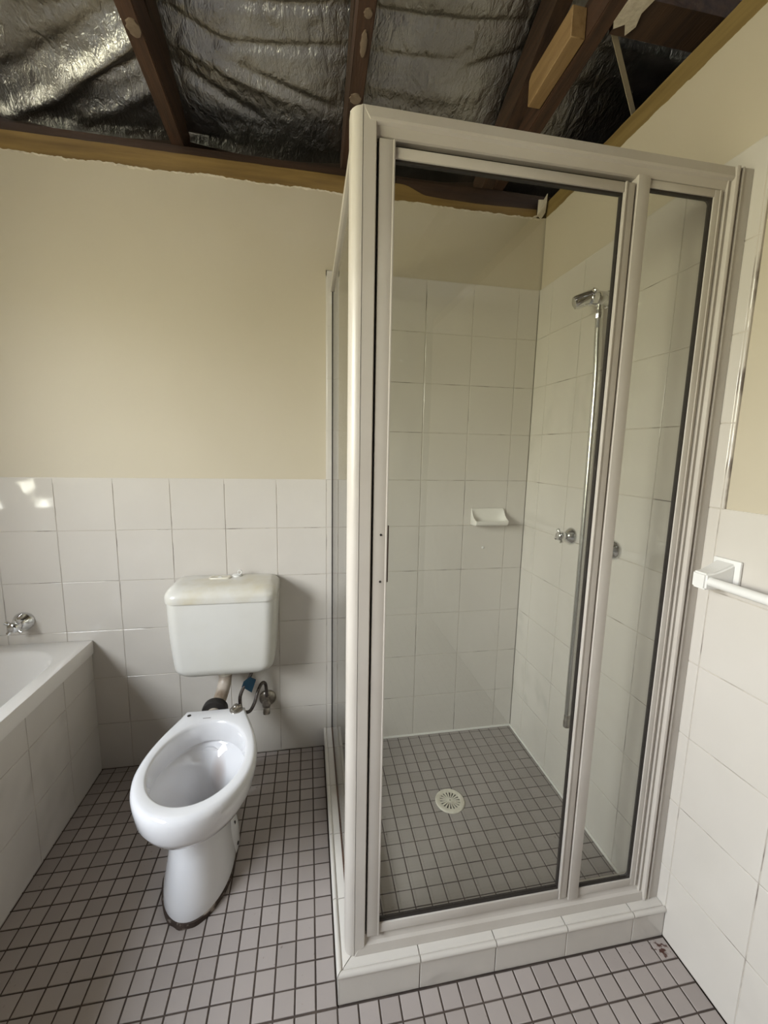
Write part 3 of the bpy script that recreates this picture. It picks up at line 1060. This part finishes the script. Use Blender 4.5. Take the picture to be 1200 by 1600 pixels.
def dish_section(t):
    # t across the dish; cheeks at the ends stand higher than the hollow between them
    u = abs(2 * t - 1)
    e = max(0.0, (u - 0.45) / 0.55) ** 2.2
    pr = [(-0.0015, sz0), (-0.056, sz0 + 0.004), (-0.066, sz0 + 0.012), (-0.068, sz0 + 0.021), (-0.062, sz0 + 0.025 + 0.002 * e)]
    hollow = [(-0.052, sz0 + 0.018), (-0.036, sz0 + 0.013), (-0.022, sz0 + 0.017), (-0.013, sz0 + 0.034), (-0.010, sz0 + 0.056), (-0.009, sz1 - 0.003)]
    cheek = [(-0.052, sz0 + 0.030), (-0.040, sz0 + 0.036), (-0.028, sz0 + 0.046), (-0.019, sz0 + 0.058), (-0.013, sz0 + 0.067), (-0.010, sz1 - 0.002)]
    pr += [(h[0] + (k[0] - h[0]) * e, h[1] + (k[1] - h[1]) * e) for h, k in zip(hollow, cheek)]
    pr += [(-0.006, sz1), (-0.0015, sz1)]
    return pr


ts = [0, 0.01, 0.03, 0.06, 0.08, 0.10] + [0.14 + 0.72 * i / 10 for i in range(11)] + [0.90, 0.92, 0.94, 0.97, 0.99, 1.0]
for t in ts:
    ins = 0.004 if t in (0, 1.0) else (0.001 if t in (0.01, 0.99) else 0)
    pr = dish_section(t)
    cy = sum(p[0] for p in pr) / len(pr)
    cz = sum(p[1] for p in pr) / len(pr)
    rings.append([(sx0 + (sx1 - sx0) * t, p[0] + (cy - p[0]) * ins * 12, p[1] + (cz - p[1]) * ins * 12) for p in pr])
loft(bm, rings)
obj('dish', bm, M['soap'], sd, 50)

bm = bmesh.new()
lathe(bm, [(0.006, 0.0008), (0.006, 0.003), (0.003, 0.004), (0.001, 0.004)], (-0.193, 0.0, 0.902), (0, -1, 0), 14)
tag(obj('screw_plug', bm, M['rail']), 'tiny white plastic plug in the shower tile below the soap dish', 'plug')


def cross_tap(name, label, grp, base, axis, rot, size=1.0, mt=None):
    mt = mt or M['chrome']
    t = thing(name, label, 'tap', base, grp)
    b = Vector(base)
    ax = Vector(axis).normalized()
    S = size
    bm = bmesh.new()
    lathe(bm, [(0.031 * S, 0.0012), (0.031 * S, 0.004 * S), (0.028 * S, 0.010 * S), (0.019 * S, 0.020 * S), (0.0145 * S, 0.026 * S), (0.012 * S, 0.027 * S)], b, ax, 32)
    obj('flange', bm, mt, t, 50)
    bm = bmesh.new()
    lathe(bm, [(0.0125 * S, 0.018 * S), (0.0125 * S, 0.030 * S), (0.016 * S, 0.034 * S), (0.0175 * S, 0.042 * S), (0.0165 * S, 0.054 * S), (0.012 * S, 0.059 * S), (0.004 * S, 0.060 * S)], b, ax, 28)
    u, v = frame_of(ax)
    for k in range(4):
        a = rot + PI / 2 * k
        d = u * math.cos(a) + v * math.sin(a)
        tube(bm, [b + ax * 0.046 * S + d * 0.010 * S, b + ax * 0.048 * S + d * 0.020 * S, b + ax * 0.049 * S + d * 0.0265 * S, b + ax * 0.049 * S + d * 0.028 * S], [0.0062 * S, 0.0058 * S, 0.0068 * S, 0.003 * S], 12)
    obj('handle', bm, mt, t, 50)
    return t


G = 'shower taps on the right tiled wall'
cross_tap('shower_tap', 'chrome cross handle shower tap left of the hose, nearer the corner', G, (-0.0005, -0.352, 1.024), (-1, 0.0, 0), 0.5)
cross_tap('shower_tap', 'chrome shower tap half hidden behind the middle stile, right of the hose', G, (-0.0005, -0.572, 1.024), (-1, 0.0, 0), 0.3)
cross_tap('bath_tap', 'chrome bath tap with cross handle on the tiled wall above the bath', None, (-2.030, -0.0005, 0.656), (0, -1, 0), 0.9, 1.18)

# shower bracket (holder) and hose
br = thing('shower_bracket', 'chrome hand shower wall bracket at the top of the hose', 'shower bracket', (0, -0.432, 1.822))
b = V(-0.0005, -0.436, 1.822)
bm = bmesh.new()
lathe(bm, [(0.027, 0.0008), (0.027, 0.006), (0.0235, 0.010), (0.0235, 0.046), (0.022, 0.048), (0.0235, 0.050), (0.0235, 0.066), (0.020, 0.070)], b, (-1, 0, 0), 32)
tube(bm, [b + V(-0.030, 0, -0.018), b + V(-0.030, 0, -0.034)], 0.0105, 16)
obj('body', bm, M['chrome'], br, 40)
bm = bmesh.new()
h0 = b + V(-0.058, 0.002, 0.006)
ax = V(-0.80, 0.30, -0.30).normalized()
lathe(bm, [(0.014, -0.014), (0.021, -0.008), (0.022, 0.0), (0.022, 0.030), (0.0215, 0.050), (0.019, 0.057), (0.012, 0.060)], h0, ax, 28)
obj('holder', bm, M['chrome'], br, 40)
bm = bmesh.new()
lathe(bm, [(0.010, 0.016), (0.012, 0.0235), (0.011, 0.028), (0.004, 0.029)], h0 + ax * 0.006, V(0.2, -0.75, 0.62), 20)
obj('knob', bm, M['chrome'], br, 40)

hs = thing('shower_hose', 'long satin chrome shower hose hanging straight down the tiled right wall', 'hose', (-0.032, -0.455, 0.32))
bm = bmesh.new()
pts = spline([(-0.0305, -0.436, 1.772), (-0.031, -0.441, 1.70), (-0.030, -0.449, 1.55), (-0.029, -0.452, 1.22), (-0.028, -0.453, 0.90), (-0.028, -0.454, 0.52), (-0.028, -0.455, 0.37)], 60)
rad = [0.0098 + 0.0007 * (k % 2) for k in range(len(pts))]
tube(bm, pts, rad, 16)
obj('hose', bm, M['hose'], hs, 60)
bm = bmesh.new()
lathe(bm, [(0.0085, 0), (0.0115, 0.003), (0.0115, 0.018), (0.0100, 0.020), (0.0100, 0.036), (0.008, 0.038)], (-0.0305, -0.436, 1.759), (0, 0, 1), 8)
obj('top_coupling', bm, M['chrome'], hs, 30)
bm = bmesh.new()
lathe(bm, [(0.007, 0), (0.0118, 0.002), (0.0118, 0.024), (0.0108, 0.026), (0.0108, 0.050), (0.009, 0.054)], (-0.028, -0.455, 0.322), (0, 0, 1), 14)
obj('end_coupling', bm, M['dull_chrome'], hs, 30)

# ================================================================== towel rail
tr = thing('towel_rail', 'white towel rail on the right wall beside the shower', 'towel rail', (0, -0.94, 1.05))
bm = bmesh.new()
tube(bm, [(-0.062, -0.928, 1.042), (-0.062, -1.62, 1.042)], 0.0105, 24)
obj('bar', bm, M['rail'], tr, 50)
for yc in (-0.935, -1.60):
    bm = bx(-0.0085, -0.0005, yc - 0.036, yc + 0.030, 1.016, 1.090, bev=0.003)
    obj('wall_plate', bm, M['rail'], tr, 40)
    bm = bmesh.new()
    prof = [(-0.006, 1.025, 1.084), (-0.030, 1.023, 1.072), (-0.055, 1.022, 1.062), (-0.076, 1.022, 1.060)]
    rings = []
    for px, za, zb in prof:
        wy = 0.024 - 0.10 * (abs(px) - 0.006)
        wy = max(wy, 0.0175)
        rr = []
        for (sy, sz) in ((-1, 0), (1, 0), (1, 1), (-1, 1)):
            rr.append((px, yc + sy * wy, za + (zb - za) * sz))
        rings.append(rr)
    loft(bm, rings)
    bmesh.ops.bevel(bm, geom=list(bm.edges), offset=0.004, segments=3, affect='EDGES')
    obj('bracket', bm, M['rail'], tr, 40)

# ================================================================== bathtub
bt = thing('bathtub', 'white built in bath with tiled side along the left wall', 'bathtub', (-1.81, -0.6, 0))
TZ = 0.565
bx0, bx1, by0, by1 = -2.558, -1.800, -1.72, -0.0012
bm = bmesh.new()


def rrect(x0_, x1_, y0_, y1_, r, z, n=10):
    o = []
    for cx, cy, a0 in ((x1_ - r, y1_ - r, 0), (x0_ + r, y1_ - r, PI / 2), (x0_ + r, y0_ + r, PI), (x1_ - r, y0_ + r, 1.5 * PI)):
        for k in range(n + 1):
            a = a0 + PI / 2 * k / n
            o.append(V(cx + r * math.cos(a), cy + r * math.sin(a), z))
    return o


iy1, iy0, ix0, ix1 = -0.065, -1.64, -2.495, -1.852
R_ = [rrect(bx0 + 0.004, bx1 - 0.004, by0 + 0.004, by1, 0.004, TZ - 0.054), rrect(bx0, bx1, by0, by1, 0.004, TZ - 0.052), rrect(bx0, bx1, by0, by1, 0.004, TZ - 0.005),
      rrect(bx0 + 0.001, bx1 - 0.0015, by0 + 0.001, by1 - 0.0005, 0.005, TZ - 0.001), rrect(bx0 + 0.005, bx1 - 0.005, by0 + 0.005, by1 - 0.004, 0.005, TZ),
      rrect(ix0 - 0.006, ix1 + 0.006, iy0 - 0.006, iy1 + 0.006, 0.155, TZ - 0.0005), rrect(ix0, ix1, iy0, iy1, 0.15, TZ - 0.004), rrect(ix0 + 0.008, ix1 - 0.008, iy0 + 0.010, iy1 - 0.008, 0.145, TZ - 0.016),
      rrect(ix0 + 0.03, ix1 - 0.03, iy0 + 0.06, iy1 - 0.04, 0.14, TZ - 0.12), rrect(ix0 + 0.06, ix1 - 0.06, iy0 + 0.16, iy1 - 0.08, 0.13, TZ - 0.30),
      rrect(ix0 + 0.10, ix1 - 0.10, iy0 + 0.24, iy1 - 0.14, 0.10, TZ - 0.37), rrect(ix0 + 0.16, ix1 - 0.16, iy0 + 0.32, iy1 - 0.22, 0.06, TZ - 0.385)]
loft(bm, R_, False, True)
obj('tub', bm, M['tub'], bt, 50)
bm = bmesh.new()
tiles(bm, 'x', -1.808, 1, by0, -0.001, 0.001, TZ - 0.055, -0.40, 0.2, ZT - 2.0, 0.2)
add_box(bm, -1.85, -1.8105, by0, -0.001, 0.001, TZ - 0.055, mi=1)
obj('side_panel', bm, [M['tile'], M['grout']], bt, 20)

# ================================================================== toilet pan
pan = thing('toilet_pan', 'white china toilet pan without a seat, on a flared pedestal below the cistern', 'toilet', (-1.30, -0.48, 0))
CX = -1.293


def plan(a, bk, yc, Lf, yb, z, cx=CX, n=20, ex=2.0):
    """egg outline: front half ellipse, back sides easing to a straight back edge of half width bk at yb"""
    o = []
    for k in range(2 * n + 1):
        t = PI * k / (2 * n)
        c_, s_ = math.cos(t), math.sin(t)
        o.append(V(cx - a * math.copysign(abs(c_) ** (2 / ex), c_), yc - Lf * abs(s_) ** (2 / ex), z))
    L = yb - yc
    p0, p1, p2, p3 = V(cx + a, yc), V(cx + a, yc + L * 0.45), V(cx + bk + (a - bk) * 0.18, yb - L * 0.22), V(cx + bk, yb)
    side = []
    for k in range(1, n + 1):
        t = k / n
        q = p0 * (1 - t) ** 3 + p1 * 3 * t * (1 - t) ** 2 + p2 * 3 * t * t * (1 - t) + p3 * t ** 3
        side.append(q)
    for q in side:
        o.append(V(q.x, q.y, z))
    for k in range(1, 6):
        o.append(V(cx + bk - 2 * bk * k / 6, yb, z))
    for q in reversed(side):
        o.append(V(2 * cx - q.x, q.y, z))
    return o


PX = -1.305
rings = [plan(0.100, 0.070, -0.50, 0.166, -0.30, 0.010, PX), plan(0.100, 0.070, -0.50, 0.166, -0.30, 0.018, PX), plan(0.097, 0.066, -0.50, 0.160, -0.305, 0.045, PX),
         plan(0.090, 0.060, -0.495, 0.145, -0.315, 0.09, PX), plan(0.082, 0.054, -0.49, 0.128, -0.325, 0.15, PX), plan(0.079, 0.052, -0.49, 0.120, -0.325, 0.195, PX),
         plan(0.084, 0.055, -0.495, 0.125, -0.322, 0.225, PX), plan(0.103, 0.064, -0.50, 0.150, -0.315, 0.255, PX + 0.003), plan(0.130, 0.077, -0.51, 0.180, -0.305, 0.280, PX + 0.007),
         plan(0.150, 0.088, -0.52, 0.200, -0.292, 0.305, CX), plan(0.161, 0.095, -0.53, 0.206, -0.282, 0.335, CX), plan(0.1665, 0.099, -0.53, 0.207, -0.274, 0.365, CX),
         plan(0.1680, 0.100, -0.53, 0.206, -0.272, 0.382, CX), plan(0.1655, 0.099, -0.53, 0.201, -0.273, 0.393, CX), plan(0.1600, 0.096, -0.53, 0.194, -0.276, 0.399, CX),
         plan(0.1540, 0.092, -0.53, 0.187, -0.281, 0.4005, CX)]


def ell(a, yc, lf, lb, z, cx=CX, n=20):
    """inner outline with the same vertex count as plan()"""
    cnt = 4 * n + 6
    o = []
    ref = plan(0.154, 0.092, -0.53, 0.187, -0.281, 0, CX, n)
    for p in ref:
        # keep the angular spread of the outer outline so quads stay regular
        dx, dy = p.x - CX, p.y - yc
        th = math.atan2(dy / (lf if dy < 0 else lb), dx / a)
        o.append(V(cx + a * math.cos(th), yc + (lf if dy < 0 else lb) * math.sin(th), z))
    return o


rings += [ell(0.1395, -0.52, 0.173, 0.190, 0.400), ell(0.1340, -0.52, 0.1665, 0.184, 0.397), ell(0.1315, -0.52, 0.163, 0.181, 0.390), ell(0.1305, -0.52, 0.161, 0.179, 0.330),
          ell(0.1315, -0.52, 0.162, 0.180, 0.3275), ell(0.1400, -0.52, 0.170, 0.190, 0.3270), ell(0.1400, -0.52, 0.170, 0.190, 0.321), ell(0.1330, -0.52, 0.163, 0.182, 0.314), ell(0.1220, -0.515, 0.147, 0.160, 0.298), ell(0.1040, -0.50, 0.125, 0.122, 0.262),
          ell(0.0830, -0.475, 0.100, 0.085, 0.225), ell(0.0600, -0.455, 0.070, 0.055, 0.195), ell(0.0450, -0.445, 0.048, 0.040, 0.165), ell(0.0360, -0.44, 0.036, 0.032, 0.145)]
bm = bmesh.new()
loft(bm, rings)
obj('bowl', bm, M['bowl'], pan, 55)
# foot flange with two bolt holes at the right, and its twin at the left
for sx in (1, -1):
    bm = bmesh.new()
    rr = []
    for z, k in ((0.008, 1.0), (0.035, 1.0), (0.070, 0.93), (0.100, 0.78), (0.122, 0.55), (0.130, 0.2)):
        rr.append([V(PX + sx * (0.060 + 0.045 * k * math.cos(t)), -0.435 + 0.078 * k * math.sin(t), z) for t in [2 * PI * q / 28 for q in range(28)]])
    loft(bm, rr)
    obj('foot_flange', bm, M['ceramic'], pan, 70)
for (hx, hy, hz) in ((PX + 0.060 + 0.034, -0.445, 0.098), (PX + 0.060 + 0.0435, -0.455, 0.030)):
    bm = bmesh.new()
    lathe(bm, [(0.0055, -0.004), (0.0055, 0.0015), (0.002, 0.0015)], (hx, hy, hz), (1, -0.25, 0.25), 14)
    obj('bolt_hole', bm, M['black'], pan)
# trap horn to the floor behind the pedestal
bm = bmesh.new()
tube(bm, spline([(PX, -0.36, 0.26), (PX, -0.27, 0.245), (PX, -0.215, 0.18), (PX, -0.205, 0.09), (PX, -0.205, 0.012)], 6), 0.052, 20)
obj('trap_outlet', bm, M['ceramic'], pan, 60)
# dark bedding left round the foot
bm = bmesh.new()
q0 = plan(0.103, 0.074, -0.50, 0.172, -0.29, 0.0003, PX - 0.001)
q1 = plan(0.103, 0.074, -0.50, 0.170, -0.29, 0.015, PX - 0.001)
q2 = plan(0.097, 0.069, -0.50, 0.160, -0.30, 0.0175, PX - 0.001)
for ring in (q0, q1):
    for p in ring:
        w = 0.004 * noise.noise(p * 30)
        p.x += w
        p.y += w
loft(bm, [q0, q1, q2])
o = obj('bedding_ring', bm, M['residue'], pan, 60)
o['label'] = 'dark dirty bedding residue round the foot'
# empty seat bolt hole, printed mark, leftover chrome hinge
bm = bmesh.new()
lathe(bm, [(0.0065, -0.003), (0.0065, 0.0008), (0.002, 0.0008)], (-1.376, -0.300, 0.4003), (0, 0, 1), 18)
obj('seat_bolt_hole', bm, M['black'], pan)
obj('printed_mark', bx(-1.326, -1.300, -0.3235, -0.3205, 0.4002, 0.4008), M['lead_mark'], pan, 0)
bm = bmesh.new()
hc = V(-1.222, -0.290, 0.4005)
lathe(bm, [(0.022, 0.0), (0.022, 0.004), (0.017, 0.008), (0.011, 0.010), (0.010, 0.018), (0.006, 0.021)], hc, (0, 0, 1), 24)
tube(bm, [hc + V(-0.010, -0.012, 0.009), hc + V(0.016, 0.004, 0.012)], 0.007, 12)
obj('seat_hinge', bm, M['dull_chrome'], pan, 50)

# ================================================================== cistern
ci = thing('toilet_cistern', 'white plastic toilet cistern with a yellowed lid, hung on the tiled wall', 'cistern', (-1.2815, -0.10, 0.49))
CC = -1.2815


def csec(w, d, rf, z, y_back=-0.004, n=10, rb=0.006):
    """D-shaped plan: flat back, rounded front corners"""
    o = []
    yf = -d
    for cx, cy, r, a0 in ((CC + w - rb, y_back - rb, rb, 0), (CC - w + rb, y_back - rb, rb, PI / 2), (CC - w + rf, yf + rf, rf, PI), (CC + w - rf, yf + rf, rf, 1.5 * PI)):
        for k in range(n + 1):
            a = a0 + PI / 2 * k / n
            o.append(V(cx + r * math.cos(a), cy + r * math.sin(a), z))
    return o


def lerp(a, b, t):
    return a + (b - a) * t


rings = []
zb0, zt0 = 0.464, 0.762
for k in range(9):           # rounded lower edge
    a = PI / 2 * k / 8
    rings.append(csec(0.140 + 0.042 * math.sin(a), 0.148 + 0.036 * math.sin(a), 0.046, zb0 + 0.046 * (1 - math.cos(a))))
for k in range(1, 9):
    t = k / 8
    t2 = 1 - (1 - t) ** 2.0
    rings.append(csec(lerp(0.182, 0.195, t2), lerp(0.184, 0.190, t2), 0.046, lerp(zb0 + 0.046, zt0, t)))
bm = bmesh.new()
loft(bm, rings)
obj('tank', bm, M['cistern'], ci, 60)
bm = bmesh.new()
rings = [csec(0.1955, 0.192, 0.044, 0.7625, rb=0.010), csec(0.1985, 0.1955, 0.046, 0.7630, rb=0.012), csec(0.1995, 0.1965, 0.047, 0.766, rb=0.012)]
for k in range(0, 11):
    a = PI / 2 * k / 10
    ins = 0.048 * (1 - math.cos(a))
    rings.append(csec(0.1995 - ins * 0.85, 0.1965 - ins * 1.35, 0.047 - ins * 0.1, 0.782 + 0.037 * math.sin(a), y_back=-0.004 - ins * 0.35, rb=0.012 + ins * 0.5))
rings.append(csec(0.10, 0.10, 0.03, 0.8215, y_back=-0.05, rb=0.02))
loft(bm, rings)
lid = obj('lid', bm, M['lid'], ci, 60)
bm = bmesh.new()
pr = []
for z, s in ((0.819, 1.0), (0.8245, 1.0), (0.8260, 0.95), (0.8260, 0.70), (0.8250, 0.66)):
    pr.append([V(-1.3035 + (0.029 * (1 if math.cos(t) > 0 else -1) * 1.0 + 0.013 * math.cos(t)) * s, -0.070 + 0.016 * math.sin(t) * s, z) for t in [2 * PI * q / 32 + 0.01 for q in range(32)]])
loft(bm, pr)
obj('flush_button', bm, M['cream_plastic'], lid, 40)
bm = bmesh.new()
loft(bm, [[(-1.3035 - 0.009, -0.076, 0.8250), (-1.3035 + 0.009, -0.076, 0.8250), (-1.3035, -0.062, 0.8250)], [(-1.3035 - 0.007, -0.075, 0.8272), (-1.3035 + 0.007, -0.075, 0.8272), (-1.3035, -0.064, 0.8272)]])
obj('button_mark', bm, M['cistern'], lid, 0)
bm = bmesh.new()
kc = V(-1.243, -0.048, 0.8185)
lathe(bm, [(0.021, 0.0), (0.021, 0.004), (0.017, 0.009), (0.010, 0.010)], kc, (0, 0, 1), 24)
tube(bm, [kc + V(0.010 + 0.007 * math.cos(t), 0, 0.017 + 0.008 * math.sin(t)) for t in [2 * PI * q / 16 for q in range(17)]], 0.0028, 8)
obj('lid_knob', bm, M['cistern'], lid, 50)

# flush pipe
fp = thing('flush_pipe', 'dirty grey plastic flush pipe from the cistern down to the toilet pan', 'pipe', (-1.30, -0.15, 0.40))
bm = bmesh.new()
tube(bm, spline([(-1.291, -0.095, 0.463), (-1.291, -0.097, 0.45), (-1.294, -0.112, 0.405), (-1.302, -0.160, 0.372), (-1.309, -0.215, 0.360), (-1.310, -0.262, 0.358)], 8), 0.0245, 20)
obj('pipe', bm, M['pipe'], fp, 60)
bm = bmesh.new()
lathe(bm, [(0.027, 0), (0.0315, 0.002), (0.0315, 0.024), (0.028, 0.026)], (-1.291, -0.095, 0.437), (0, 0, 1), 14)
obj('nut', bm, M['cream_plastic'], fp, 40)
bm = bmesh.new()
lathe(bm, [(0.030, 0), (0.044, 0.004), (0.046, 0.014), (0.044, 0.030), (0.030, 0.034)], (-1.309, -0.236, 0.359), (0, 1, 0.12), 28)
obj('rubber_collar', bm, M['rubber'], fp, 50)

# stop valve
sv = thing('stop_valve', 'small tarnished stop valve on the tiled wall, right of the flush pipe', 'valve', (-1.143, 0, 0.258))
bm = bmesh.new()
lathe(bm, [(0.036, 0.001), (0.036, 0.004), (0.031, 0.012), (0.018, 0.017)], (-1.143, 0, 0.260), (0, -1, 0), 28)
obj('flange', bm, M['dull_chrome'], sv, 50)
bm = bmesh.new()
lathe(bm, [(0.014, 0.010), (0.014, 0.040), (0.017, 0.042), (0.017, 0.058), (0.012, 0.061)], (-1.143, 0, 0.260), (0, -1, 0), 16)
tube(bm, [(-1.143, -0.035, 0.262), (-1.143, -0.035, 0.288)], 0.010, 14)
obj('body', bm, M['dull_chrome'], sv, 40)
bm = bmesh.new()
lathe(bm, [(0.010, 0.006), (0.0145, 0.018), (0.0155, 0.034), (0.0135, 0.042), (0.006, 0.044)], (-1.143, -0.042, 0.258), (0, -0.35, -1), 14)
obj('handle', bm, M['dull_chrome'], sv, 40)

# inlet hose
ih = thing('inlet_hose', 'dark braided water hose looping from the cistern to the stop valve', 'hose', (-1.19, -0.10, 0.40))
bm = bmesh.new()
pts = spline([(-1.190, -0.095, 0.464), (-1.191, -0.095, 0.440), (-1.205, -0.098, 0.405), (-1.226, -0.105, 0.372), (-1.238, -0.112, 0.335), (-1.232, -0.115, 0.285), (-1.205, -0.110, 0.272),
              (-1.185, -0.098, 0.300), (-1.172, -0.080, 0.342), (-1.158, -0.060, 0.362), (-1.146, -0.042, 0.345), (-1.143, -0.035, 0.286)], 8)
tube(bm, pts, 0.0068, 12)
obj('hose', bm, M['braid'], ih, 60)
bm = bmesh.new()
c0 = V(-1.205, -0.107, 0.385)
qd = [(-0.018, 0.022 - 0.004), (0.006, 0.040 - 0.004), (0.030, 0.022), (0.012, -0.032), (-0.026, -0.004)]
loft(bm, [[c0 + V(u, 0, v) for u, v in qd], [c0 + V(u, -0.002, v) for u, v in qd]])
o = obj('blue_tag', bm, M['blue'], ih, 0)
o['label'] = 'dark blue tag'
